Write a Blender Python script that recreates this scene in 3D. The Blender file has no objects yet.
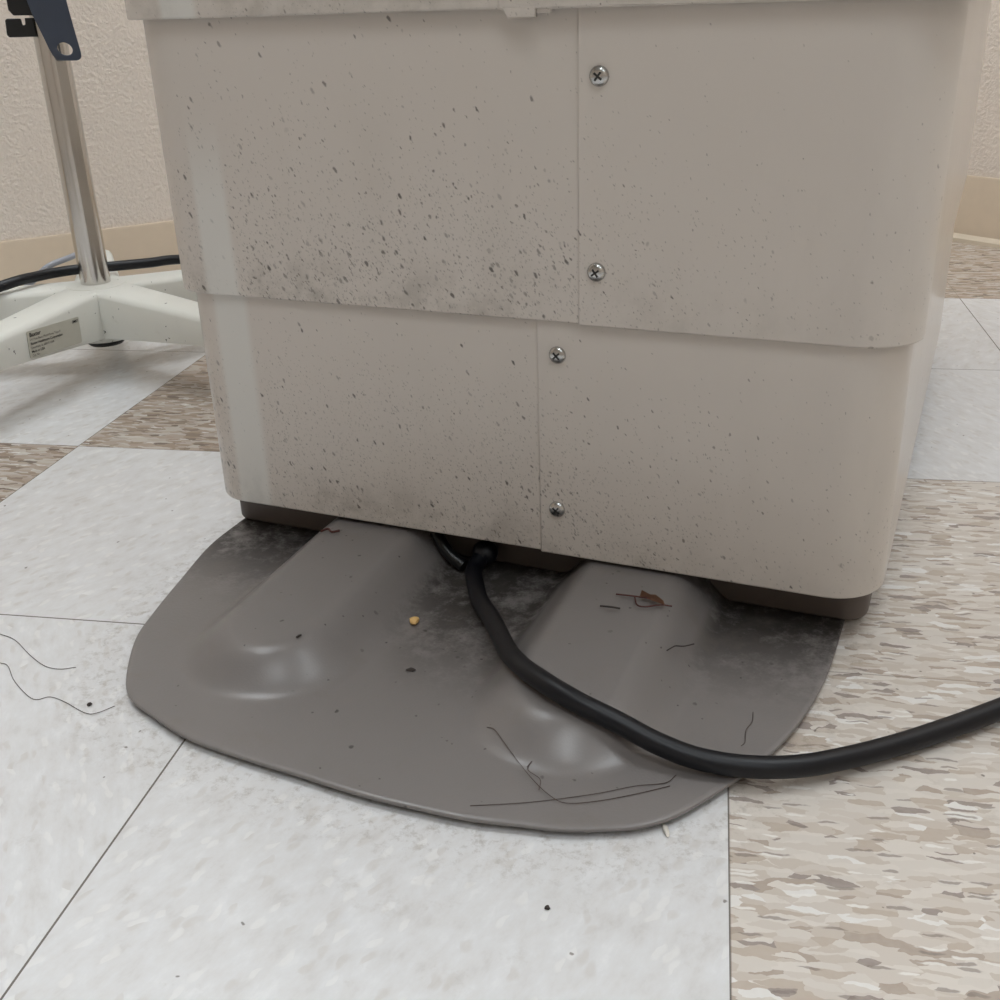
import bpy, bmesh, math, random
from mathutils import Vector, Matrix
random.seed(7)
S = bpy.context.scene
COL = S.collection
# ---------------------------------------------------------------- camera
def make_camera():
    yaw, pit, roll = -0.19281, 0.42916, -0.035807
    f = Vector((math.sin(yaw)*math.cos(pit), math.cos(yaw)*math.cos(pit), -math.sin(pit)))
    r = Vector((math.cos(yaw), -math.sin(yaw), 0)); u = r.cross(f)
    c, s = math.cos(roll), math.sin(roll)
    r2 = c*r + s*u; u2 = -s*r + c*u
    cam = bpy.data.cameras.new('camera'); o = bpy.data.objects.new('camera', cam); COL.objects.link(o)
    m = Matrix((r2, u2, -f)).transposed().to_4x4(); m.translation = (-0.02368, -0.59248, 0.38145)
    o.matrix_world = m
    cam.sensor_width = 36; cam.lens = 36*1.10453; cam.clip_start = .02
    S.camera = o
make_camera()
# ---------------------------------------------------------------- world, exposure
W = bpy.data.worlds.new('world'); S.world = W; W.use_nodes = True
W.node_tree.nodes['Background'].inputs[0].default_value = (1, .97, .93, 1)
W.node_tree.nodes['Background'].inputs[1].default_value = .0
S.view_settings.view_transform = 'Standard'; S.view_settings.look = 'None'
S.view_settings.gamma = 1; S.view_settings.use_curve_mapping = False
S.view_settings.exposure = -0.15
# unseen ceiling lamps, added and placed to tune the brightness: (centre x, y, half length, half width, rotation deg, strength)
LAMPS = [(-0.80, 0.60, .60, .14, 40.5, 23.0),
         (0.72, 0.25, .60, .30, -43, 10.0),
         (-0.15, -1.15, .40, .12, 40.5, 22.0),
         (1.10, -2.20, .60, .60, 40.5, 3.6)]
CEIL = 2.5
LAMP_COLOR = (.89, .955, 1)

# ---------------------------------------------------------------- helpers
def lin(*c):
    if len(c) == 1: c = c[0]
    return tuple(((v/255)/12.92 if v/255 <= .04045 else ((v/255+.055)/1.055)**2.4) for v in c) + (1,)

class NT:
    """small node-tree writer"""
    def __init__(s, name, rough=.5, spec=.5, metal=0.0):
        s.m = bpy.data.materials.new(name); s.m.use_nodes = True
        s.t = s.m.node_tree; s.b = s.t.nodes['Principled BSDF']
        s.b.inputs['Roughness'].default_value = rough
        s.b.inputs['Metallic'].default_value = metal
        s.b.inputs['Specular IOR Level'].default_value = spec
        s.tc = s.t.nodes.new('ShaderNodeTexCoord'); s.P = s.tc.outputs['Object']
    def put(s, sock, v):
        if isinstance(v, bpy.types.NodeSocket): s.t.links.new(v, sock)
        elif v is not None:
            if hasattr(sock.default_value, '__len__') and not hasattr(v, '__len__'): v = (v, v, v)
            if hasattr(v, '__len__') and len(v) > len(sock.default_value): v = v[:len(sock.default_value)]
            sock.default_value = v
    def math(s, op, a, b=None, c=None, clamp=False):
        n = s.t.nodes.new('ShaderNodeMath'); n.operation = op; n.use_clamp = clamp
        s.put(n.inputs[0], a); s.put(n.inputs[1], b)
        if c is not None: s.put(n.inputs[2], c)
        return n.outputs[0]
    def vec(s, op, a, b=None):
        n = s.t.nodes.new('ShaderNodeVectorMath'); n.operation = op
        s.put(n.inputs[0], a); s.put(n.inputs[1], b); return n.outputs[0]
    def xyz(s, v=None):
        n = s.t.nodes.new('ShaderNodeSeparateXYZ'); s.put(n.inputs[0], v or s.P); return n.outputs
    def comb(s, x, y, z):
        n = s.t.nodes.new('ShaderNodeCombineXYZ'); s.put(n.inputs[0], x); s.put(n.inputs[1], y); s.put(n.inputs[2], z); return n.outputs[0]
    def noise(s, v=None, scale=5, detail=2, rough=.5, color=False):
        n = s.t.nodes.new('ShaderNodeTexNoise'); s.put(n.inputs['Vector'], v or s.P)
        n.inputs['Scale'].default_value = scale; n.inputs['Detail'].default_value = detail; n.inputs['Roughness'].default_value = rough
        return n.outputs['Color' if color else 0]
    def voro(s, v=None, scale=5, rnd=1, feature='F1', dims='3D'):
        n = s.t.nodes.new('ShaderNodeTexVoronoi'); n.feature = feature; n.voronoi_dimensions = dims
        s.put(n.inputs['Vector'], v or s.P); n.inputs['Scale'].default_value = scale; n.inputs['Randomness'].default_value = rnd
        return n
    def step(s, x, a, b, smooth=True):
        n = s.t.nodes.new('ShaderNodeMapRange'); n.interpolation_type = 'SMOOTHSTEP' if smooth else 'LINEAR'
        s.put(n.inputs[0], x); s.put(n.inputs[1], a); s.put(n.inputs[2], b); return n.outputs[0]
    def ramp(s, x, stops, const=False):
        n = s.t.nodes.new('ShaderNodeValToRGB'); s.put(n.inputs[0], x); e = n.color_ramp.elements
        n.color_ramp.interpolation = 'CONSTANT' if const else 'LINEAR'
        while len(e) > 1: e.remove(e[0])
        e[0].position = stops[0][0]; e[0].color = stops[0][1]
        for p, c in stops[1:]:
            k = e.new(p); k.color = c
        return n.outputs[0]
    def mix(s, f, a, b, mode='MIX'):
        n = s.t.nodes.new('ShaderNodeMix'); n.data_type = 'RGBA'; n.blend_type = mode
        s.put(n.inputs[0], f); s.put(n.inputs[6], a); s.put(n.inputs[7], b); return n.outputs[2]
    def bump(s, h, strength=.3, dist=.001):
        n = s.t.nodes.new('ShaderNodeBump'); s.put(n.inputs['Height'], h)
        n.inputs['Strength'].default_value = strength; n.inputs['Distance'].default_value = dist
        s.t.links.new(n.outputs[0], s.b.inputs['Normal'])
    def color(s, c): s.put(s.b.inputs['Base Color'], c); return s
    def rough(s, v): s.put(s.b.inputs['Roughness'], v)

def plain(name, rgb, rough=.5, metal=0.0, spec=.5, var=.06):
    n = NT(name, rough, spec, metal); c = lin(*rgb)
    f = n.noise(scale=60, detail=3)
    d = tuple(v*(1-var) for v in c[:3])+(1,); l = tuple(min(1, v*(1+var)) for v in c[:3])+(1,)
    n.color(n.mix(f, d, l)); return n.m

def obj(name, bm, mat, parent=None, angle=35, smooth=True, bevel=0, segs=2, shift=None):
    if shift: bmesh.ops.translate(bm, verts=bm.verts, vec=shift)
    bmesh.ops.recalc_face_normals(bm, faces=bm.faces)
    me = bpy.data.meshes.new(name); bm.to_mesh(me); bm.free()
    if smooth:
        me.polygons.foreach_set('use_smooth', [True]*len(me.polygons))
        me.set_sharp_from_angle(angle=math.radians(angle))
    for m in (mat if isinstance(mat, list) else [mat]): me.materials.append(m)
    o = bpy.data.objects.new(name, me); COL.objects.link(o)
    if parent: o.parent = parent
    if bevel:
        b = o.modifiers.new('bevel', 'BEVEL'); b.width = bevel; b.segments = segs; b.limit_method = 'ANGLE'; b.angle_limit = math.radians(40)
        b.harden_normals = False
    return o
def thing(name, label, cat, loc=(0, 0, 0), rotz=0, group=None):
    o = bpy.data.objects.new(name, None); COL.objects.link(o); o.location = loc; o.rotation_euler = (0, 0, rotz)
    o.empty_display_size = .05
    o['label'] = label; o['category'] = cat
    if group: o['group'] = group
    return o
def tag(o, label, cat, group=None):
    o['label'] = label; o['category'] = cat
    if group: o['group'] = group
    return o
def struct(name, bm, mat, **k):
    o = obj(name, bm, mat, **k); o['kind'] = 'structure'; return o
def box(bm, x0, x1, y0, y1, z0, z1, M=None):
    vs = [bm.verts.new(v) for v in ((x0,y0,z0),(x1,y0,z0),(x1,y1,z0),(x0,y1,z0),(x0,y0,z1),(x1,y0,z1),(x1,y1,z1),(x0,y1,z1))]
    if M: bmesh.ops.transform(bm, matrix=M, verts=vs)
    for f in ((3,2,1,0),(4,5,6,7),(0,1,5,4),(1,2,6,5),(2,3,7,6),(3,0,4,7)): bm.faces.new([vs[i] for i in f])
    return vs
def prism(bm, poly, z0, z1, M=None):
    a = [bm.verts.new((x, y, z0)) for x, y in poly]; b = [bm.verts.new((x, y, z1)) for x, y in poly]
    bm.faces.new(a[::-1]); bm.faces.new(b); n = len(poly)
    for i in range(n): bm.faces.new((a[i], a[(i+1) % n], b[(i+1) % n], b[i]))
    if M: bmesh.ops.transform(bm, matrix=M, verts=a+b)
def lathe(bm, prof, seg=32, M=None):
    rings = []; allv = []
    for r, z in prof:
        if r < 1e-6: v = bm.verts.new((0, 0, z)); rings.append([v]); allv.append(v)
        else:
            R = [bm.verts.new((r*math.cos(2*math.pi*i/seg), r*math.sin(2*math.pi*i/seg), z)) for i in range(seg)]
            rings.append(R); allv += R
    for A, B in zip(rings, rings[1:]):
        for i in range(seg):
            j = (i+1) % seg
            if len(A) == 1 and len(B) > 1: bm.faces.new((A[0], B[j], B[i]))
            elif len(B) == 1 and len(A) > 1: bm.faces.new((A[i], A[j], B[0]))
            elif len(A) > 1: bm.faces.new((A[i], A[j], B[j], B[i]))
    if M: bmesh.ops.transform(bm, matrix=M, verts=allv)
def catmull(P, n=8):
    P = [Vector(p) for p in P]; Q = [2*P[0]-P[1]]+P+[2*P[-1]-P[-2]]; out = []
    for i in range(1, len(Q)-2):
        p0, p1, p2, p3 = Q[i-1:i+3]
        for k in range(n):
            t = k/n
            out.append(.5*((2*p1)+(p2-p0)*t+(2*p0-5*p1+4*p2-p3)*t*t+(3*p1-p0-3*p2+p3)*t**3))
    return out+[P[-1]]
def tube(bm, path, r, seg=16, taper=None, capround=False):
    rings = []; up = Vector((0, 0, 1)); N = len(path); prev = None
    for i, p in enumerate(path):
        t = (path[min(i+1, N-1)]-path[max(i-1, 0)]).normalized()
        if prev is None: prev = t.orthogonal()
        a = (prev-t*prev.dot(t)).normalized(); prev = a; b = t.cross(a)
        rr = r*(taper(i/(N-1)) if taper else 1)
        rings.append([bm.verts.new(p+rr*(math.cos(2*math.pi*k/seg)*a+math.sin(2*math.pi*k/seg)*b)) for k in range(seg)])
    for A, B in zip(rings, rings[1:]):
        for k in range(seg): bm.faces.new((A[k], A[(k+1) % seg], B[(k+1) % seg], B[k]))
    bm.faces.new(rings[0][::-1]); bm.faces.new(rings[-1])

# ---------------------------------------------------------------- materials
def mat_cover(name, zb, zt, dens):
    """cream moulded plastic with splashed dirt; zb, zt bottom and top of this tier"""
    n = NT(name, .34, .45)
    x, y, z = n.xyz()
    h = n.math('SUBTRACT', z, zb)
    low = n.step(h, .18, 0.0)                                   # 1 at the bottom edge
    low2 = n.math('POWER', low, 1.6)
    left = n.step(x, .20, -.10)                                 # dirtier to the left
    D = n.math('MULTIPLY', n.math('MULTIPLY', n.math('ADD', low2, .03), n.math('ADD', left, .13)), dens)
    patch = n.step(n.noise(scale=14, detail=2), .3, .7)
    D = n.math('MINIMUM', n.math('MULTIPLY', D, n.math('ADD', n.math('MULTIPLY', patch, .6), .5)), .8)
    # lighter strip with hardly any specks down the left corner
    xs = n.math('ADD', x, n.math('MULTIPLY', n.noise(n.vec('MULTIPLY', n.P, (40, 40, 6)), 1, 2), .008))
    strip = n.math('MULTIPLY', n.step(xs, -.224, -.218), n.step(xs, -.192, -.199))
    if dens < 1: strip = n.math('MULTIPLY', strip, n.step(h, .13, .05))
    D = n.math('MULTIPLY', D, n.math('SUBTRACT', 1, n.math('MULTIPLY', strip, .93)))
    col = n.mix(n.noise(scale=7, detail=3), lin(206, 198, 189), lin(212, 204, 196))
    wob = n.vec('ADD', n.P, n.vec('SCALE', n.noise(scale=300, detail=1, color=True), None))
    # scale input of vector SCALE lives in socket 3
    wx = n.xyz(wob)
    sc = wob.node.inputs[1].links[0].from_node; sc.inputs[3].default_value = .0022
    slant = n.comb(n.math('ADD', n.math('MULTIPLY', wx[0], 1.0), n.math('MULTIPLY', wx[2], .45)), wx[1], n.math('MULTIPLY', wx[2], .62))
    for scale, thr, r0, c, op in ((190, .8, .34, lin(56, 49, 43), .85), (360, 1.2, .36, lin(78, 71, 64), .7), (110, .22, .26, lin(128, 120, 112), .6), (640, 2.2, .42, lin(112, 105, 97), .55)):
        v = n.voro(slant if scale > 150 else wob, scale)
        rnd = n.xyz(v.outputs['Color'])
        size = n.math('MULTIPLY', n.math('ADD', n.math('MULTIPLY', rnd[1], .75), .25), r0)
        on = n.math('LESS_THAN', rnd[0], n.math('MULTIPLY', D, thr))
        sp = n.math('MULTIPLY', n.step(v.outputs['Distance'], size, n.math('MULTIPLY', size, .45)), on)
        sp = n.math('MULTIPLY', sp, n.math('ADD', n.math('MULTIPLY', rnd[2], .7), .3))
        col = n.mix(n.math('MULTIPLY', sp, op), col, c)
    # irregular smudges and scrapes
    for sc_, amp, c, op in (((330, 330, 330), .15, lin(84, 76, 68), .75), ((520, 520, 240), .18, lin(96, 88, 79), .7), ((150, 150, 130), .12, lin(120, 112, 102), .55)):
        q = n.noise(n.vec('MULTIPLY', slant, sc_), 1, 3, .6)
        th = n.math('SUBTRACT', .80, n.math('MULTIPLY', D, amp))
        sp = n.step(n.math('SUBTRACT', q, th), 0, .035)
        col = n.mix(n.math('MULTIPLY', sp, op), col, c)
    # grime film at the lower edge, soft dirty streaks
    gr = n.math('MULTIPLY', n.step(h, .045, 0), n.step(n.noise(scale=26, detail=5, rough=.7), .42, .72))
    gr = n.math('MULTIPLY', gr, n.math('ADD', n.math('MULTIPLY', left, .75), .2))
    col = n.mix(n.math('MULTIPLY', gr, .5 if dens > .5 else .35), col, lin(112, 104, 90))
    film = n.math('MULTIPLY', n.step(n.noise(n.vec('MULTIPLY', n.P, (5, 5, 1.2)), 5, 4, .65), .45, .75), n.math('ADD', n.math('MULTIPLY', low, .3), .05))
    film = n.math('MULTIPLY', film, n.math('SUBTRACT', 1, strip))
    col = n.mix(n.math('MULTIPLY', film, .3), col, lin(150, 143, 132))
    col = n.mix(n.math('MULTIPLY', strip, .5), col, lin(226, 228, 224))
    n.color(col)
    n.b.inputs['Coat Weight'].default_value = .4; n.b.inputs['Coat Roughness'].default_value = .07; n.b.inputs['Coat IOR'].default_value = 1.4
    n.bump(n.noise(scale=900, detail=1), .06, .0004)
    n.rough(n.math('ADD', n.math('MULTIPLY', n.noise(scale=40, detail=3), .10), .31))
    return n.m

def mat_plate():
    n = NT('grey_brown_plastic', .3, .5)
    x, y, z = n.xyz()                      # table frame: x across (centre 0), y depth (cover front at -.26)
    col = n.mix(n.noise(scale=9, detail=3), lin(124, 119, 117), lin(131, 126, 124))
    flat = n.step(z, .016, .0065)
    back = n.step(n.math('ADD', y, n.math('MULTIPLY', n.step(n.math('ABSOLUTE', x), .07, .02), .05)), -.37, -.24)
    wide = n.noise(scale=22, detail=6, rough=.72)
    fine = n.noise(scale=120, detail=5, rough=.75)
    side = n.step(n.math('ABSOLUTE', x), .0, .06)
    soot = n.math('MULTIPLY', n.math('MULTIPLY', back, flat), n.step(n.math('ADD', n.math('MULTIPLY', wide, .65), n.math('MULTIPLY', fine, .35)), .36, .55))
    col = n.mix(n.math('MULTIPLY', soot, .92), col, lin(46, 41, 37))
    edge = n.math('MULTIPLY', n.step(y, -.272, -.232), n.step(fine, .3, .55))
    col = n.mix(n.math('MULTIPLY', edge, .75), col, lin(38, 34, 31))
    dust = n.math('MULTIPLY', n.step(wide, .54, .72), .3)
    col = n.mix(dust, col, lin(120, 112, 104))
    for scale, dens, r0 in ((120, .09, .22), (260, .08, .25)):
        v = n.voro(n.vec('ADD', n.P, n.vec('MULTIPLY', n.noise(scale=400, detail=1, color=True), (.002, .002, .002))), scale)
        rnd = n.xyz(v.outputs['Color'])
        on = n.math('LESS_THAN', rnd[0], n.math('MULTIPLY', n.math('ADD', back, .35), dens))
        sp = n.math('MULTIPLY', n.step(v.outputs['Distance'], r0, r0*.5), on)
        col = n.mix(n.math('MULTIPLY', sp, n.math('ADD', n.math('MULTIPLY', rnd[1], .6), .3)), col, lin(48, 42, 38))
    n.color(col)
    n.bump(n.noise(scale=750, detail=2), .16, .0006)
    n.rough(n.math('ADD', .295, n.math('MULTIPLY', soot, .4)))
    return n.m

T = .3048
def joints(n, col, x, y, w=.0006, dark=(92, 84, 76), amount=.9):
    e = None
    for q in (x, y):
        f = n.math('ABSOLUTE', n.math('SUBTRACT', n.math('FRACT', n.math('ADD', n.math('DIVIDE', q, T), .5)), .5))
        d = n.math('LESS_THAN', f, w/T); e = d if e is None else n.math('MAXIMUM', e, d)
    return n.mix(n.math('MULTIPLY', e, amount), col, lin(*dark))
def scuffs(n, col):
    """worn-in grime: halo round the foot plate, scuff flecks"""
    w = n.noise(scale=30, detail=6, rough=.75)
    col = n.mix(n.math('MULTIPLY', n.step(w, .57, .72), .22), col, lin(160, 148, 134))
    v = n.voro(n.vec('ADD', n.P, n.vec('MULTIPLY', n.noise(scale=200, detail=1, color=True), (.004, .004, 0))), 60, dims='2D')
    r = n.xyz(v.outputs['Color'])
    sp = n.math('MULTIPLY', n.math('LESS_THAN', r[0], .05), n.step(v.outputs['Distance'], .07, .03))
    col = n.mix(n.math('MULTIPLY', sp, .7), col, lin(95, 85, 76))
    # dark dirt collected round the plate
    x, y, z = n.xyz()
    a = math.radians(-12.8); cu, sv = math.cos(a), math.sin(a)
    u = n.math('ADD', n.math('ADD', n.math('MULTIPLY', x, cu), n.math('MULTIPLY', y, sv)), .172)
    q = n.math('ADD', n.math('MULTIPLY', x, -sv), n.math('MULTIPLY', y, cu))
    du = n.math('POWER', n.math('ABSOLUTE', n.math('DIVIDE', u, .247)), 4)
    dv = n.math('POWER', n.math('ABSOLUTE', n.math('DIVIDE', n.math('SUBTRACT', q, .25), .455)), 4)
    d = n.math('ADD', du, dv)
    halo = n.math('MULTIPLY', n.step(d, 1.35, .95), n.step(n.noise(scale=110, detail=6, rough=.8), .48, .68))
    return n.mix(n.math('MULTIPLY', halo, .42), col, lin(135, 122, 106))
def mat_tile_white(flip):
    n = NT('white_vinyl_tile', .2, .5)
    x, y, z = n.xyz()
    s = (95, 36, 1) if flip else (80, 40, 1)
    rot = n.comb(n.math('ADD', x, n.math('MULTIPLY', y, .55 if flip else -.45)), n.math('SUBTRACT', y, n.math('MULTIPLY', x, .55 if flip else -.45)), 0)
    a = n.noise(n.vec('MULTIPLY', rot, s), 1, 4, .65)
    col = n.ramp(a, [(.3, lin(210, 208, 207)), (.44, lin(218, 217, 217)), (.58, lin(222, 222, 223)), (.74, lin(230, 230, 231))])
    wob = n.vec('ADD', rot, n.vec('MULTIPLY', n.noise(scale=60, detail=2, color=True), (.012, .012, 0)))
    v = n.voro(n.vec('MULTIPLY', wob, s), 2.2, dims='2D'); r = n.xyz(v.outputs['Color'])
    col = n.mix(n.math('MULTIPLY', n.math('MULTIPLY', n.math('LESS_THAN', r[0], .10), n.step(v.outputs['Distance'], .6, .2)), .3), col, lin(196, 188, 180))
    col = n.mix(n.math('MULTIPLY', n.math('MULTIPLY', n.math('GREATER_THAN', r[0], .88), n.step(v.outputs['Distance'], .6, .3)), .35), col, lin(240, 239, 237))
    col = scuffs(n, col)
    n.color(joints(n, col, x, y))
    n.rough(n.math('ADD', n.math('MULTIPLY', n.noise(scale=16, detail=4), .14), .16))
    n.bump(n.noise(scale=45, detail=3), .06, .001)
    return n.m
def mat_tile_flake(name, pal, haze):
    n = NT(name, .22, .5)
    x, y, z = n.xyz()
    pal = [(p, lin(*c)) for p, c in pal]
    wob = n.vec('ADD', n.P, n.vec('MULTIPLY', n.vec('SUBTRACT', n.noise(scale=85, detail=3, color=True), (.5, .5, .5)), (.022, .006, 0)))
    v = n.voro(n.vec('MULTIPLY', wob, (66, 205, 1)), 1, dims='2D')
    col = n.ramp(n.xyz(v.outputs['Color'])[0], pal, True)
    v2 = n.voro(n.vec('MULTIPLY', n.vec('ADD', wob, (3.3, 1.7, 0)), (84, 290, 1)), 1, dims='2D'); r2 = n.xyz(v2.outputs['Color'])
    col = n.mix(n.math('LESS_THAN', r2[1], .42), col, n.ramp(r2[0], pal, True))
    # thin dark and pale slivers
    v3 = n.voro(n.vec('MULTIPLY', n.vec('ADD', wob, (1.1, .7, 0)), (75, 420, 1)), 1, dims='2D'); r3 = n.xyz(v3.outputs['Color'])
    near = n.step(v3.outputs['Distance'], .5, .3)
    col = n.mix(n.math('MULTIPLY', n.math('MULTIPLY', n.math('LESS_THAN', r3[0], .06), near), .7), col, lin(116, 104, 98))
    col = n.mix(n.math('MULTIPLY', n.math('MULTIPLY', n.math('GREATER_THAN', r3[0], .95), near), .8), col, lin(240, 238, 234))
    col = n.mix(n.math('MULTIPLY', n.noise(scale=240, detail=4), haze), col, pal[1][1])
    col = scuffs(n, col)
    n.color(joints(n, col, x, y, .0004, (120, 110, 100), .6))
    n.bump(n.noise(scale=45, detail=3), .06, .001)
    return n.m
PAL = [(0, (219, 212, 204)), (.22, (208, 199, 190)), (.42, (214, 207, 199)), (.58, (188, 174, 160)), (.70, (200, 189, 178)), (.83, (171, 156, 143)), (.90, (232, 230, 227)), (.95, (146, 134, 128))]
PAL_D = [(0, (196, 186, 176)), (.20, (176, 162, 149)), (.40, (186, 174, 163)), (.55, (156, 138, 122)), (.70, (170, 154, 140)), (.80, (138, 121, 107)), (.90, (208, 202, 195)), (.94, (112, 98, 88))]
def mat_wall(name, rgb):
    n = NT(name, .6, .3)
    c = lin(*rgb); n.color(n.mix(n.noise(scale=3), tuple(v*.97 for v in c[:3])+(1,), c))
    a = n.noise(scale=210, detail=4, rough=.55); b = n.noise(scale=80, detail=2)
    n.bump(n.math('ADD', n.step(a, .35, .7), n.math('MULTIPLY', b, .4)), .45, .003)
    return n.m
def mat_chipped(name):
    n = NT(name, .38, .4)
    col = n.mix(n.noise(scale=12, detail=3), lin(222, 222, 214), lin(230, 230, 224))
    dirt = n.step(n.noise(scale=55, detail=6, rough=.75), .58, .75)
    col = n.mix(n.math('MULTIPLY', dirt, .25), col, lin(170, 160, 138))
    chip = n.step(n.noise(scale=105, detail=3, rough=.6), .70, .715)
    col = n.mix(chip, col, lin(58, 56, 50))
    n.color(col); return n.m

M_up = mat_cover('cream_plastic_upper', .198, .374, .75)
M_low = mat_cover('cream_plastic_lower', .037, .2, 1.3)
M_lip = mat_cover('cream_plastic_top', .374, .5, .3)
M_plate = mat_plate()
M_plinth = plain('dark_brown_plastic', (92, 82, 76), .5, var=.2)
M_screw = plain('zinc_steel', (190, 190, 188), .22, 1.0)
M_slot = plain('dark_recess', (38, 36, 34), .6)
M_cable = plain('black_rubber', (9, 10, 17), .42, spec=.42)
M_chrome = plain('chrome', (206, 204, 200), .16, 1.0, var=.02)
M_white = mat_chipped('chipped_white_enamel')
M_black = plain('black_plastic', (16, 17, 18), .35)
M_blue = plain('blue_black_plastic', (52, 62, 79), .32, spec=.6, var=.15)
M_base = plain('tan_vinyl_baseboard', (205, 187, 165), .45, var=.05)
M_base_pale = plain('pale_trim', (204, 190, 170), .45, var=.05)
M_hair = plain('brown_hair', (70, 56, 48), .4)
M_label = plain('grey_label', (196, 194, 182), .4)
M_ink = plain('black_ink', (20, 19, 18), .6)
M_ceil = plain('ceiling_white', (205, 202, 196), .8)
M_frame = plain('lamp_frame_white', (225, 225, 222), .5)
def mat_lamp(name, strength):
    m = bpy.data.materials.new(name); m.use_nodes = True; t = m.node_tree
    t.nodes.remove(t.nodes['Principled BSDF']); e = t.nodes.new('ShaderNodeEmission')
    e.inputs[0].default_value = LAMP_COLOR+(1,); e.inputs[1].default_value = strength
    t.links.new(e.outputs[0], t.nodes['Material Output'].inputs[0]); return m

# ---------------------------------------------------------------- room
aL, aR = math.radians(40.5), math.radians(-43)
dL = Vector((math.cos(aL), math.sin(aL), 0)); dR = Vector((math.cos(aR), math.sin(aR), 0))
CORNER = Vector((.031, 1.612, 0))
P_l = CORNER-dL*4.6; P_r = CORNER+dR*4.6; P_n = P_l+dR*4.6
room = [P_l, P_n, P_r, CORNER]                               # counter-clockwise
def clip(poly, a, b):
    nrm = Vector((-(b-a).y, (b-a).x, 0)); out = []
    for i in range(len(poly)):
        p, q = poly[i], poly[(i+1) % len(poly)]; sp, sq = (p-a).dot(nrm), (q-a).dot(nrm)
        if sp >= 0: out.append(p)
        if (sp > 0) != (sq > 0) and abs(sp-sq) > 1e-9: out.append(p+(q-p)*(sp/(sp-sq)))
    return out
FLAKED = {(-2, 1), (-3, 0), (0, -1), (0, 0), (1, -1), (1, 0), (0, 3), (1, 3), (2, 3), (3, 3), (-1, 1), (2, 0), (2, -1)}
bm = bmesh.new()
for i in range(-22, 22):
    for j in range(-22, 22):
        poly = [Vector((i*T, j*T, 0)), Vector(((i+1)*T, j*T, 0)), Vector(((i+1)*T, (j+1)*T, 0)), Vector((i*T, (j+1)*T, 0))]
        for k in range(4):
            if poly: poly = clip(poly, room[k], room[(k+1) % 4])
        if len(poly) < 3: continue
        f = bm.faces.new([bm.verts.new(v) for v in poly])
        far = abs(i) > 3 or j < -1 or j > 3
        fl = ((i, j) in FLAKED) or (far and random.random() < .3)
        f.material_index = (3 if (j > 2 or i < -1) else 2) if fl else ((i*3+j) % 2)
bmesh.ops.remove_doubles(bm, verts=bm.verts, dist=1e-5)
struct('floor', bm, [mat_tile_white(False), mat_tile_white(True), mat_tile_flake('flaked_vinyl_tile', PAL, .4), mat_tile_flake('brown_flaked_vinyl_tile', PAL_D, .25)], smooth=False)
M_wall = mat_wall('cream_textured_paint', (234, 222, 210))
def wall(name, a, b, m):
    d = (b-a).normalized(); out = Vector((d.y, -d.x, 0))*.1
    bm = bmesh.new(); prism(bm, [tuple(v[:2]) for v in (a, a+out, b+out, b)], 0, CEIL); return struct(name, bm, m, smooth=False)
wall('wall_left', CORNER, P_l, M_wall); wall('wall_right', P_r, CORNER, M_wall)
wall('wall_front', P_l, P_n, M_wall); wall('wall_near', P_n, P_r, M_wall)
bm = bmesh.new(); prism(bm, [tuple((v*1.0)[:2]) for v in room], CEIL, CEIL+.1); struct('ceiling', bm, M_ceil, smooth=False)
def baseboard(name, a, d, s0, s1, inward, prof, m):
    bm = bmesh.new(); A = [bm.verts.new(a+d*s0+inward*o+Vector((0, 0, z))) for o, z in prof]; B = [bm.verts.new(a+d*s1+inward*o+Vector((0, 0, z))) for o, z in prof]
    for i in range(len(prof)):
        j = (i+1) % len(prof); bm.faces.new((A[i], A[j], B[j], B[i]))
    bm.faces.new(A[::-1]); bm.faces.new(B); return struct(name, bm, m)
nL = Vector((dL.y, -dL.x, 0)); nR = Vector((-abs(dR.y), -dR.x, 0)); nR = Vector((dR.y, -dR.x, 0))
cove = [(0, 0), (.012, 0), (.009, .006), (.005, .016), (.0045, .097), (.003, .1), (0, .1)]
baseboard('baseboard_left', CORNER, dL, -4.6, -.006, nL, cove, M_base)
baseboard('baseboard_right', CORNER, dR, .006, 4.6, nR, cove, M_base)
baseboard('trim_1', CORNER+nR*.012, dR, .02, 4.6, nR, [(0, 0), (.009, 0), (.008, .006), (.004, .010), (0, .012)], M_base_pale)

for k, (x, y, hl, hw, ang, st) in enumerate(LAMPS):
    t = thing('unseen_ceiling_light', ('narrow unseen fluorescent ceiling light fixed near the left wall', 'wide unseen fluorescent ceiling panel light beside the right wall', 'short unseen fluorescent ceiling light over the open floor in front of the table', 'square unseen fluorescent ceiling panel light at the far near-side end of the room')[k], 'ceiling light', (x, y, CEIL), math.radians(ang))
    bm = bmesh.new(); box(bm, -hl-.02, hl+.02, -hw-.02, -hw, -.05, 0); box(bm, -hl-.02, hl+.02, hw, hw+.02, -.05, 0)
    box(bm, -hl-.02, -hl, -hw, hw, -.05, 0); box(bm, hl, hl+.02, -hw, hw, -.05, 0); obj('frame', bm, M_frame, t, smooth=False)
    bm = bmesh.new(); box(bm, -hl, hl, -hw, hw, -.045, -.02); obj('diffuser', bm, mat_lamp('lamp_glow', st), t, smooth=False)

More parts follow.
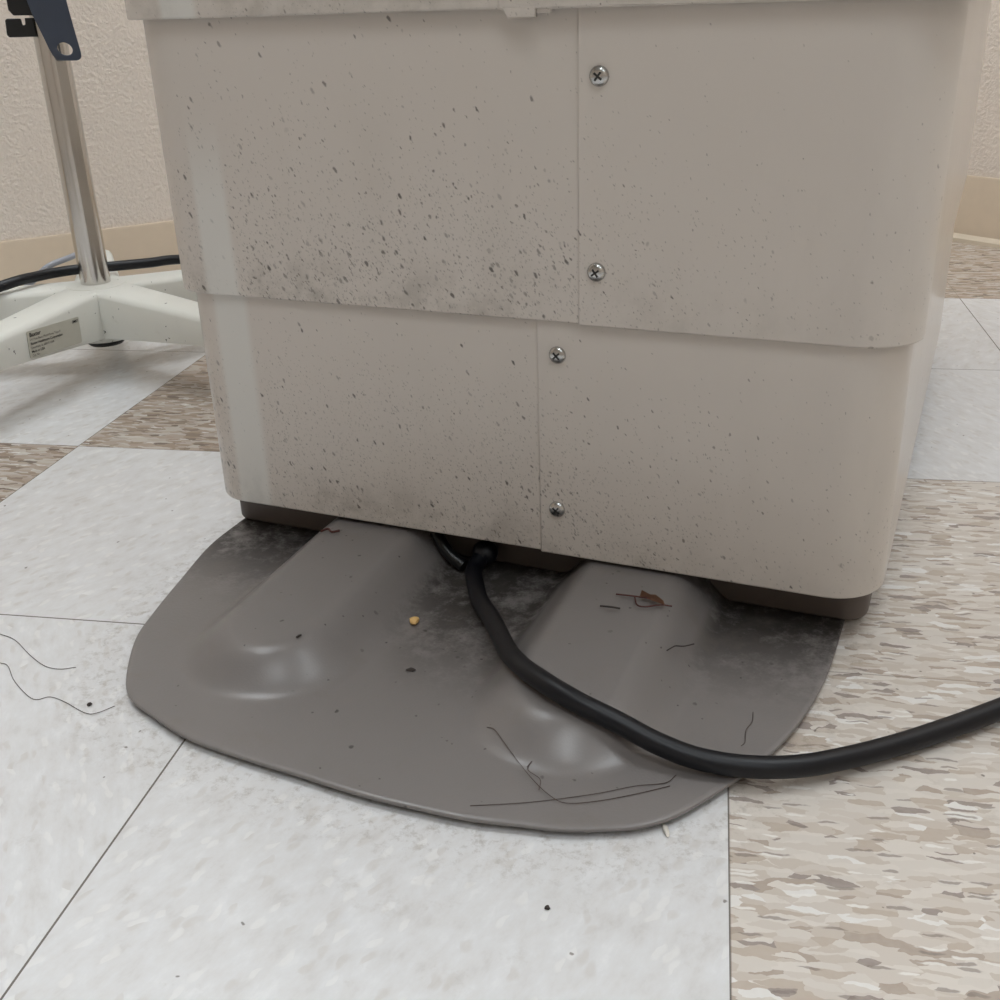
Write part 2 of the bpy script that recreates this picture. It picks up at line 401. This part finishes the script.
# ---------------------------------------------------------------- exam table base
A0 = math.radians(-12.8); U0, V0 = -.156, .30
e_u = Vector((math.cos(A0), math.sin(A0), 0)); e_v = Vector((-math.sin(A0), math.cos(A0), 0))
table = thing('exam_table', 'large dirty cream exam table base with stepped plastic covers and grey foot plate', 'exam table', e_u*U0+e_v*V0, A0)
SH = (-U0, -V0, 0)
def panel_path(uL, uR, v0, vb, r, seam, left):
    pts = [(seam, v0)]
    def arc(cx, cy, a0, a1):
        for k in range(15):
            a = math.radians(a0+(a1-a0)*k/14); pts.append((cx+r*math.cos(a), cy+r*math.sin(a)))
    if left: arc(uL+r, v0+r, 270, 180); arc(uL+r, vb-r, 180, 90); pts.append((seam, vb))
    else: arc(uR-r, v0+r, -90, 0); arc(uR-r, vb-r, 0, 90); pts.append((seam, vb))
    return pts
def shell(name, path, z0, z1, th, mat, parent, left, bevel=.0012):
    bm = bmesh.new(); n = len(path); inner = []
    for i, (x, y) in enumerate(path):
        x0, y0 = path[max(i-1, 0)]; x1, y1 = path[min(i+1, n-1)]; tx, ty = x1-x0, y1-y0; l = math.hypot(tx, ty)
        nx, ny = (ty/l, -tx/l) if left else (-ty/l, tx/l)
        inner.append((x+nx*th*(-1 if left and False else 1), y+ny*th))
    rows = []
    for zz, pp in ((z0, path), (z1, path), (z1, inner), (z0, inner)): rows.append([bm.verts.new((x, y, zz)) for x, y in pp])
    for a in range(4):
        A, B = rows[a], rows[(a+1) % 4]
        for i in range(n-1): bm.faces.new((A[i], A[i+1], B[i+1], B[i]))
    for i in (0, n-1): bm.faces.new([rows[a][i] for a in range(4)])
    return obj(name, bm, mat, parent, bevel=bevel, shift=SH)
def rrect(x0, x1, y0, y1, r, n=6):
    P = []
    for cx, cy, a in ((x1-r, y0+r, -90), (x1-r, y1-r, 0), (x0+r, y1-r, 90), (x0+r, y0+r, 180)):
        for k in range(n+1):
            t = math.radians(a+90*k/n); P.append((cx+r*math.cos(t), cy+r*math.sin(t)))
    return P
def screw(parent, u, v, z, r=.0056):
    M = Matrix.Translation((u-U0, v-V0, z)) @ Matrix.Rotation(math.radians(90), 4, 'X') @ Matrix.Rotation(random.random()*3, 4, 'Z')
    bm = bmesh.new(); lathe(bm, [(r*1.0, -.0015), (r, .0006), (r*.93, .0014), (r*.7, .0024), (r*.35, .0029), (0, .003)], 24, M)
    o = obj('screw', bm, M_screw, parent)
    bm = bmesh.new()
    for a in (0, 90):
        R = M @ Matrix.Rotation(math.radians(a), 4, 'Z'); box(bm, -r*.5, r*.5, -r*.1, r*.1, .0016, .00315, R)
    obj('cross_recess', bm, M_slot, o, smooth=False)
    return o
def tier(nm, uL, uR, v0, vb, r, seam, z0, z1, mat, screws=(), proud=.0016):
    shell(nm, panel_path(uL, uR, v0, vb, r, seam+.012, True), z0, z1, .0035, mat, table, True)
    shell(nm, panel_path(uL, uR+.0, v0-proud, vb+proud, r, seam, False), z0-.0005, z1, .0035, mat, table, False)
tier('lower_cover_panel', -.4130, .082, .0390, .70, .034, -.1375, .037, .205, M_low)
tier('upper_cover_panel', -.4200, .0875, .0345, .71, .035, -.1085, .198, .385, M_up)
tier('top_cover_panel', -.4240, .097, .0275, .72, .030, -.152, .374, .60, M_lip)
for (u, v, z, nm) in ((-.0955, .0324, .339, 'upper'), (-.0967, .0324, .231, 'upper'), (-.1235, .0374, .1765, 'lower'), (-.125, .0374, .0705, 'lower')):
    screw(table, u, v, z)
# latch tabs under the top cover's front edge
bm = bmesh.new()
prism(bm, [(-.149, .374), (-.146, .3695), (-.130, .3695), (-.130, .375), (-.149, .375)], -.030, -.0255, Matrix.Rotation(math.radians(90), 4, 'X'))
prism(bm, [(-.130, .3712), (-.1215, .3712), (-.1215, .375), (-.130, .375)], -.030, -.0275, Matrix.Rotation(math.radians(90), 4, 'X'))
obj('latch_tab', bm, M_lip, table, bevel=.0006, shift=SH)

bm = bmesh.new(); prism(bm, rrect(-.435, .108, .005, .80, .05), .600, .70)
obj('unseen_seat_cushion', bm, plain('beige_vinyl', (170, 156, 138), .5), table, bevel=.018, segs=4, shift=SH)  # unseen cushion, added to keep right-hand lamp light off the stand
# plinth under the covers
bm = bmesh.new(); prism(bm, rrect(-.413, .074, .066, .69, .016), .0062, .050)
obj('plinth', bm, M_plinth, table, bevel=.002, shift=SH)
bm = bmesh.new(); prism(bm, rrect(-.38, .07, .06, .69, .03), .05, .49)
obj('inner_column', bm, M_plinth, table, shift=SH)
# base foot plate with the two moulded humps
OUT = [(-.405,.063),(-.402,.019),(-.389,-.033),(-.377,-.077),(-.365,-.111),(-.339,-.151),(-.321,-.167),(-.301,-.175),(-.266,-.186),(-.227,-.19),(-.187,-.192),(-.149,-.194),(-.115,-.193),(-.088,-.191),(-.063,-.186),(-.043,-.182),(-.025,-.175),(-.007,-.166),(.009,-.15),(.027,-.119),(.039,-.094),(.049,-.065),(.056,-.031),(.06,.008),(.061,.059)]
def ss(a, b, x):
    t = min(1, max(0, (x-a)/(b-a))); return t*t*(3-2*t)   # also for a > b
def hump(u, v):
    h = 0
    for uc in (-.2705, -.072):
        d = math.hypot(abs(u-uc)/.063, max(0, -.087-v)/.062)
        h = max(h, (.0185+.0095*ss(-.13, .05, v))*(1-ss(.42, 1.0, d)))
    return h
front = catmull([(u, v, 0) for u, v in OUT], 6)
loop = [(p.x, p.y) for p in front]
# close behind, under the covers
back = [(.061, .10), (.061, .2), (.05, .28), (-.39, .28), (-.402, .2), (-.405, .1)]
bp = []
full = loop+back
for i in range(len(full)):
    x0, y0 = full[i]; x1, y1 = full[(i+1) % len(full)]; k = max(1, int(math.hypot(x1-x0, y1-y0)/.006))
    for j in range(k): bp.append((x0+(x1-x0)*j/k, y0+(y1-y0)*j/k))
cx, cy = -.172, .02
bm = bmesh.new(); NR = 80; rings = []
def inset(s): return [(cx+(x-cx)*s, cy+(y-cy)*s) for x, y in bp]
prof = [(.90, .0), (.905, .0028), (.985, .0028), (.995, .0030), (.999, .0038), (1.0, .0047), (.999, .0055), (.9965, .0060)]
for s, z in prof: rings.append([bm.verts.new((x, y, z)) for x, y in inset(s)])
for k in range(1, NR):
    s = .9965*(1-k/NR); rings.append([bm.verts.new((x, y, .006+hump(x, y))) for x, y in inset(s)])
cv = bm.verts.new((cx, cy, .006+hump(cx, cy)))
n = len(bp)
for A, B in zip(rings, rings[1:]):
    for i in range(n): bm.faces.new((A[i], A[(i+1) % n], B[(i+1) % n], B[i]))
for i in range(n): bm.faces.new((rings[-1][i], rings[-1][(i+1) % n], cv))
bm.faces.new(rings[0][::-1])
obj('foot_plate', bm, M_plate, table, angle=50, shift=SH)

# ---------------------------------------------------------------- power cable
cab = [(-.1705, .0905, .0195), (-.1738, .083, .0145), (-.1745, .074, .0122), (-.1700, .0585, .0120), (-.162, .0334, .0118), (-.147, 0, .0130), (-.1236, -.056, .0295), (-.1014, -.0832, .0335), (-.0804, -.0968, .0310), (-.0582, -.1027, .0225), (-.0364, -.1100, .0150), (-.0150, -.1146, .0128), (.0103, -.1146, .0122), (.0360, -.1082, .0105), (.0627, -.0946, .0080), (.0906, -.0777, .0065), (.1197, -.0584, .0060), (.1498, -.0384, .0060), (.201, -.0038, .0060), (.27, .035, .006), (.38, .075, .006), (.55, .10, .006)]
cable = thing('power_cable', 'thick black cable curving from under the table across the foot plate onto the floor', 'cable', (0, 0, 0))
def rest(path, r, lift=.0003, back=99):
    """lift a cord so that it lies on the plate, the humps or the floor"""
    ca, sa = math.cos(A0), math.sin(A0); out = []
    def surf(x, y):
        u, v = x*ca+y*sa, -x*sa+y*ca; ins = v > .06
        if not ins:
            for i in range(len(loop)):
                (x1, y1), (x2, y2) = loop[i], loop[i-1]
                if (y1 > v) != (y2 > v) and u < (x2-x1)*(v-y1)/(y2-y1)+x1: ins = not ins
        return .006+hump(u, v) if ins else 0.0
    for p in path:
        z = max(surf(p.x+r*f*math.cos(t), p.y+r*f*math.sin(t))+r*math.sqrt(1-f*f) for f in (0, .35, .65, .85, .99) for t in [k*math.pi/6 for k in range(12)])+lift
        out.append(Vector((p.x, p.y, max(p.z, z))))
    for _ in range(250):
        out = [out[0]]+[Vector((q.x, q.y, max(q.z, (o.z+q.z+w.z)/3))) for o, q, w in zip(out, out[1:], out[2:])]+[out[-1]]
    return out
bm = bmesh.new(); tube(bm, rest(catmull(cab, 10), .0060), .0060, 20); obj('cord', bm, M_cable, cable, angle=60)
bm = bmesh.new()
bmesh.ops.create_uvsphere(bm, u_segments=20, v_segments=12, radius=.0092, matrix=Matrix.Translation((-.1694, .0925, .0205)))
obj('strain_relief', bm, M_cable, cable)
bm = bmesh.new(); tube(bm, rest(catmull([(-.2085, .1050, .0290), (-.2020, .0985, .0200), (-.1945, .0925, .0120), (-.1845, .0880, .0112)], 8), .0046), .0046, 14)
tag(obj('short_cord', bm, M_black, None), 'short black cord end tucked under the cover left of the thick cable', 'cord')

# ---------------------------------------------------------------- pole stand on the left
AX = Vector((-.702, .5437, 0))
stand = thing('pole_stand', 'chrome pole stand on a chipped white star base by the left wall', 'pole stand', AX)
bm = bmesh.new(); lathe(bm, [(0, .092), (.0163, .092), (.0163, 1.75), (.0145, 1.754), (0, 1.754)], 40); obj('pole', bm, M_chrome, stand)
bm = bmesh.new(); lathe(bm, [(0, .038), (.032, .038), (.035, .042), (.036, .090), (.032, .099), (.0175, .1005), (0, .1005)], 40); obj('hub', bm, M_white, stand)
bm = bmesh.new(); lathe(bm, [(0, .030), (.019, .030), (.0215, .033), (.0215, .039), (0, .039)], 32); obj('hub_cap', bm, M_black, stand)
legs = []
LEN = .30
def leg_mesh():
    bm = bmesh.new(); secs = []
    for s in (0.0, .03, .08, .14, .2, .26, LEN):
        w = .0275-.010*s/LEN; zt = .100-.015*(s/LEN); zb = .043+.026*s/LEN
        if s == LEN: w *= .8; zt -= .006
        b = .006
        secs.append([bm.verts.new((s, y, z)) for y, z in ((-w*.96, zb), (-w, zt-b), (-w+b*.5, zt-b*.25), (-w+b*1.2, zt), (w-b*1.2, zt), (w-b*.5, zt-b*.25), (w, zt-b), (w*.96, zb))])
    for A, B in zip(secs, secs[1:]):
        for i in range(8): bm.faces.new((A[i], A[(i+1) % 8], B[(i+1) % 8], B[i]))
    bm.faces.new(secs[0]); bm.faces.new(secs[-1][::-1]); return bm
def caster(parent):
    bm = bmesh.new(); R = Matrix.Translation((LEN-.02, 0, .018)) @ Matrix.Rotation(math.radians(90), 4, 'X')
    lathe(bm, [(0, -.009), (.013, -.009), (.018, -.006), (.018, .006), (.013, .009), (0, .009)], 28, R); obj('caster', bm, M_black, parent)
    bm = bmesh.new(); lathe(bm, [(0, .034), (.009, .034), (.009, .075), (0, .075)], 16, Matrix.Translation((LEN-.02, 0, 0))); obj('caster_stem', bm, M_screw, parent)
for k in range(5):
    o = obj('leg', leg_mesh(), M_white, stand, angle=40); o.rotation_euler.z = math.radians(-97+72*k); caster(o); legs.append(o)
# printed label on the side of the front leg
def text_bm(bm, lines, M, index):
    for (t, size, x, y, bold) in lines:
        cu = bpy.data.curves.new('tmp', 'FONT'); cu.body = t; cu.size = size; cu.resolution_u = 2; cu.offset = size*.02 if bold else 0
        to = bpy.data.objects.new('tmp', cu); COL.objects.link(to); bpy.context.view_layer.update()
        me = to.to_mesh(); tmp = bpy.data.meshes.new('t'); b2 = bmesh.new(); b2.from_mesh(me)
        bmesh.ops.translate(b2, verts=b2.verts, vec=(x, y, .0006)); bmesh.ops.transform(b2, matrix=M, verts=b2.verts)
        for f in b2.faces: f.material_index = index
        b2.to_mesh(tmp); b2.free(); bm.from_mesh(tmp); to.to_mesh_clear()
        bpy.data.objects.remove(to); bpy.data.curves.remove(cu); bpy.data.meshes.remove(tmp)
LS0, LS1 = .153, .074
def leg_label():
    # printed label on the side of the front leg; text runs from the outer end towards the hub on the leg's right-hand face (local +y)
    leg = legs[0]; s0, s1 = LS0, LS1
    w0 = .0275-.010*s0/LEN; w1 = .0275-.010*s1/LEN
    o = Vector((s0, w0+.0006, .0585)); xd = (Vector((s1, w1+.0006, .0535))-o).normalized(); yd = Vector((0, 0, 1)); yd = (yd-xd*yd.dot(xd)).normalized(); zd = xd.cross(yd)
    M = Matrix((xd, yd, zd)).transposed().to_4x4(); M.translation = o
    k = (s0-s1)/.147
    bm = bmesh.new(); prism(bm, rrect(0, .147*k, 0, .028, .002), -.0004, .0003, M)
    text_bm(bm, [(t, z*.72, x*k, y*.8, b) for t, z, x, y, b in [('Baxter', .0085, .005, .0275, True), ('I.V. Pole Base, Multi-Pump Type II', .0046, .005, .0225, False),
                 ('Baxter Healthcare Corporation', .0052, .005, .0172, True), ('Deerfield, IL 60015 USA', .0048, .005, .0120, False),
                 ('Made in USA', .0050, .005, .0070, True), ('Cat. No.', .0046, .005, .0022, False), ('2M87', .0055, .126, .0285, True)]], M, 1)
    lb = obj('label', bm, [M_label, M_ink], leg, smooth=False); lb['label'] = 'grey printed label'
leg_label()

# clamp hung on the pole
dr = Vector((.5096, -.8604, 0)); tg = Vector((.8604, .5096, 0))
MC = Matrix((tg, Vector((0, 0, 1)), -dr*-1)).transposed().to_4x4(); MC.translation = Vector((0, 0, 0))
def hole_plate(bm, outer, hc, ha, hb, rot, z0, z1, M):
    n = 48; c = Vector((hc[0], hc[1])); inn = []; o2 = []
    # dense outer loop by ray casting from the hole centre
    for k in range(n):
        a = 2*math.pi*k/n; d = Vector((math.cos(a), math.sin(a))); best = None
        for i in range(len(outer)):
            p, q = Vector(outer[i]), Vector(outer[(i+1) % len(outer)]); s = q-p
            det = d.x*(-s.y)-d.y*(-s.x)
            if abs(det) < 1e-12: continue
            w = p-c; t = (w.x*(-s.y)-w.y*(-s.x))/det; u = (d.x*w.y-d.y*w.x)/det
            if t > 0 and -1e-6 <= u <= 1+1e-6 and (best is None or t < best): best = t
        o2.append(c+d*best)
        cr, sr = math.cos(rot), math.sin(rot); ex, ey = ha*math.cos(a-rot), hb*math.sin(a-rot)
        inn.append(c+Vector((ex*cr-ey*sr, ex*sr+ey*cr)))
    L = [[bm.verts.new((p.x, p.y, z)) for p in pp] for pp, z in ((inn, z0), (o2, z0), (o2, z1), (inn, z1))]
    for a in range(4):
        A, B = L[a], L[(a+1) % 4]
        for i in range(n): bm.faces.new((A[i], A[(i+1) % n], B[(i+1) % n], B[i]))
    bmesh.ops.transform(bm, matrix=M, verts=[v for r in L for v in r])
bm = bmesh.new()
sh = .0045
pl = [(-.022, .43), (-.0202, .3916), (-.0171, .3778), (-.0106, .3567), (-.0068, .3440), (-.0050, .3395), (-.0015, .3356), (.003, .3342), (.0177, .3336), (.0205, .3346), (.0224, .3372), (.0226, .3405), (.0194, .3695), (.0172, .3904), (.0145, .43)]
hole_plate(bm, [(x+sh, z) for x, z in pl], (.0078+sh, .3452), .0074, .0058, math.radians(-25), .0250, .0285, MC)
clamp = obj('clamp_bracket', bm, M_blue, stand, bevel=.0008); clamp['label'] = 'dark blue-black bracket with a round hole'
bm = bmesh.new()
prism(bm, [(x+sh, z) for x, z in [(-.0449, .360), (-.0429, .3578), (-.017, .3574), (-.017, .3752), (-.0252, .3752), (-.0256, .3690), (-.0285, .3683), (-.0291, .3748), (-.0425, .3752), (-.0440, .3735)]][::-1], -.010, .012, MC)
obj('jaw', bm, M_black, clamp, bevel=.0008)
bm = bmesh.new()
prism(bm, [(x+sh, z) for x, z in [(-.0385, .43), (-.0390, .3831), (-.0353, .3779), (-.017, .3774), (-.017, .43)]], -.010, .012, MC)
obj('jaw', bm, M_black, clamp, bevel=.0008)
bm = bmesh.new(); lathe(bm, [(.0165, .40), (.0245, .40), (.0255, .403), (.0255, .445), (.0165, .447)], 36); obj('collar', bm, M_black, clamp)

# cables lying over the stand's base
bm = bmesh.new(); tube(bm, catmull([(-1.12, .30, .006), (-1.00, .365, .02), (-.89, .43, .075), (-.797, .505, .1035), (-.772, .550, .106), (-.745, .581, .106), (-.712, .597, .106), (-.677, .627, .104), (-.652, .655, .102), (-.58, .73, .088), (-.52, .80, .03), (-.47, .88, .007), (-.38, .98, .006), (-.25, 1.10, .006)], 10), .0058, 18)
tag(obj('black_cable', bm, M_cable), 'black cable draped across the white star base behind the chrome pole', 'cable')
bm = bmesh.new(); tube(bm, catmull([(-1.02, .62, .006), (-.92, .60, .03), (-.835, .600, .075), (-.805, .614, .100), (-.790, .640, .106), (-.787, .668, .107), (-.792, .684, .107), (-.797, .6895, .107)], 10), .0035, 14)
bm2 = bmesh.new(); box(bm2, -.8105, -.789, .690, .712, .0945, .124)
tc = obj('thin_cable', bm, plain('grey_vinyl', (150, 152, 160), .4)); obj('plug', bm2, M_frame, tc, bevel=.003)
tag(tc, 'thin grey cable with a white plug behind the black cable beside the pole', 'cable')

# ---------------------------------------------------------------- litter
def strand(pts, r, name, label, cat, mat, group=None, tp=None):
    bm = bmesh.new(); tube(bm, rest(catmull(pts, 6), r, .00012), r, 6, tp); return tag(obj(name, bm, mat), label, cat, group)
hairs = [
 ([(-.4809,-.0251,.0005),(-.4663,-.0307,.0005),(-.4454,-.0468,.0005),(-.4283,-.0575,.0005),(-.4166,-.0596,.0005),(-.4074,-.0562,.0005)], 'short dark hair on white tile at the left, the upper of two'),
 ([(-.4598,-.058,.0005),(-.4525,-.0606,.0005),(-.4375,-.0767,.0005),(-.4155,-.0925,.0005),(-.4062,-.089,.0005),(-.394,-.0928,.0005),(-.3759,-.1016,.0005),(-.3686,-.1007,.0005),(-.3613,-.0926,.0005)], 'long wavy hair on white tile at the left, the lower of two'),
 ([(-.1324,-.0972,.0104),(-.1272,-.1007,.0114),(-.1163,-.1155,.0077),(-.1026,-.1335,.0064),(-.0915,-.1448,.0064),(-.0816,-.1496,.0064),(-.0648,-.1451,.0064),(-.0451,-.1362,.0065),(-.0301,-.1283,.0064)], 'long hooked hair running down the right hump onto the plate front'),
 ([(-.1298,-.1578,.0064),(-.1049,-.1523,.0065),(-.0851,-.1463,.0065),(-.0654,-.139,.0065),(-.048,-.1311,.0066),(-.0328,-.1265,.0065),(-.0274,-.1193,.0065)], 'long straight hair along the front edge of the foot plate'),
 ([(-.1057,-.124,.0066),(-.1035,-.121,.0069),(-.1047,-.1272,.0064),(-.0974,-.1329,.0065),(-.0968,-.1407,.0064)], 'small curled hair in front of the right hump'),
 ([(.0137,-.0574,.0065),(.0129,-.0671,.0065),(.0094,-.0751,.0065),(.0087,-.0859,.0065),(.0065,-.0897,.0065)], 'short hair near the right edge of the foot plate')]
for pts, lab in hairs: strand(pts, .00020, 'hair', lab, 'hair', M_hair, 'loose hairs')
M_leaf = plain('dry_leaf_brown', (120, 84, 62), .6, var=.3); M_red = plain('red_brown_scrap', (78, 36, 30), .6, var=.3)
M_dark = plain('dark_crumb', (52, 44, 40), .7)
t = thing('dry_leaf', 'crumpled brown dry leaf scrap on top of the right hump', 'leaf', (-.05, .012, .034))
bm = bmesh.new()
lf = [(-.0546, .0233, .0362), (-.0500, .0175, .0366), (-.0455, .0165, .0372), (-.0405, .0105, .0366), (-.0395, .0072, .0355), (-.0445, .0088, .0362), (-.0500, .0125, .0358), (-.0555, .0165, .0356)]
vs = [bm.verts.new(Vector(p)-Vector((-.05, .012, .034))) for p in lf]; c = bm.verts.new((.003, .002, .0034))
for i in range(8): bm.faces.new((vs[i], vs[(i+1) % 8], c))
r = bmesh.ops.solidify(bm, geom=bm.faces[:], thickness=.0006); obj('blade', bm, M_leaf, t)
bm = bmesh.new(); O = Vector((-.05, .012, .034))
tube(bm, [p-O for p in catmull([(-.0705, .018, .0350), (-.0603, .0166, .0352), (-.0545, .0150, .0356), (-.0480, .0130, .0362)], 5)], .00055, 6)
tube(bm, [p-O for p in catmull([(-.0585, .0150, .0352), (-.0565, .007, .0346), (-.0515, .0051, .0346), (-.0424, .0078, .0350), (-.0351, .0082, .0344)], 5)], .0005, 6)
obj('stem', bm, M_red, t)
strand([(-.0791, .0028, .0346), (-.0725, .0022, .0347), (-.0666, .0010, .0347)], .0006, 'twig', 'tiny straight grey twig on the right hump left of the leaf', 'twig', M_dark)
strand([(-.0364, -.028, .0250), (-.0325, -.0215, .0236), (-.0313, -.0191, .0230), (-.0266, -.0149, .0205), (-.0208, -.0060, .0170)], .0004, 'twig', 'crooked dark twig on the right flank of the right hump', 'twig', M_dark)
strand([(-.2876, .0836, .0350), (-.2837, .0879, .0352), (-.2793, .0836, .0350), (-.2744, .0866, .0350)], .0008, 'scrap', 'dark red dried scrap at the top of the left hump', 'scrap', M_red)
def pebble(loc, s, name, label, cat, mat):
    bm = bmesh.new(); bmesh.ops.create_icosphere(bm, subdivisions=2, radius=1)
    for v in bm.verts: v.co = Vector((v.co.x*s[0], v.co.y*s[1], v.co.z*s[2]))*(1+random.uniform(-.13, .13)); v.co.x += -.35*v.co.y*(1 if v.co.x > 0 else -1)
    o = obj(name, bm, mat, angle=25); o.location = loc; o.rotation_euler.z = random.uniform(0, 3); return tag(o, label, cat)
pebble((-.2028, .0137, .0083), (.0036, .0034, .0026), 'crumb', 'small pale yellow crumb in the valley beside the left hump', 'crumb', plain('yellow_crumb', (226, 186, 120), .5))
pebble((-.2605, -.0417, .0262), (.0022, .0009, .0007), 'crumb', 'dark speck on top of the left hump', 'crumb', M_dark)
pebble((-.1909, -.0406, .0068), (.0030, .0017, .0009), 'crumb', 'dark flattened crumb in the valley in front of the yellow crumb', 'crumb', M_dark)
pebble((-.3771, -.0938, .0012), (.0016, .0010, .0012), 'crumb', 'dark crumb on white tile left of the foot plate', 'crumb', M_dark)
pebble((-.0823, -.2148, .0007), (.0014, .0013, .0007), 'crumb', 'brown crumb on the white tile in front of the foot plate', 'crumb', M_dark)
pebble((-.0310, -.1560, .0012), (.0050, .0014, .0012), 'chip', 'pale paint chip against the front right edge of the foot plate', 'chip', plain('pale_chip', (214, 208, 198), .5))
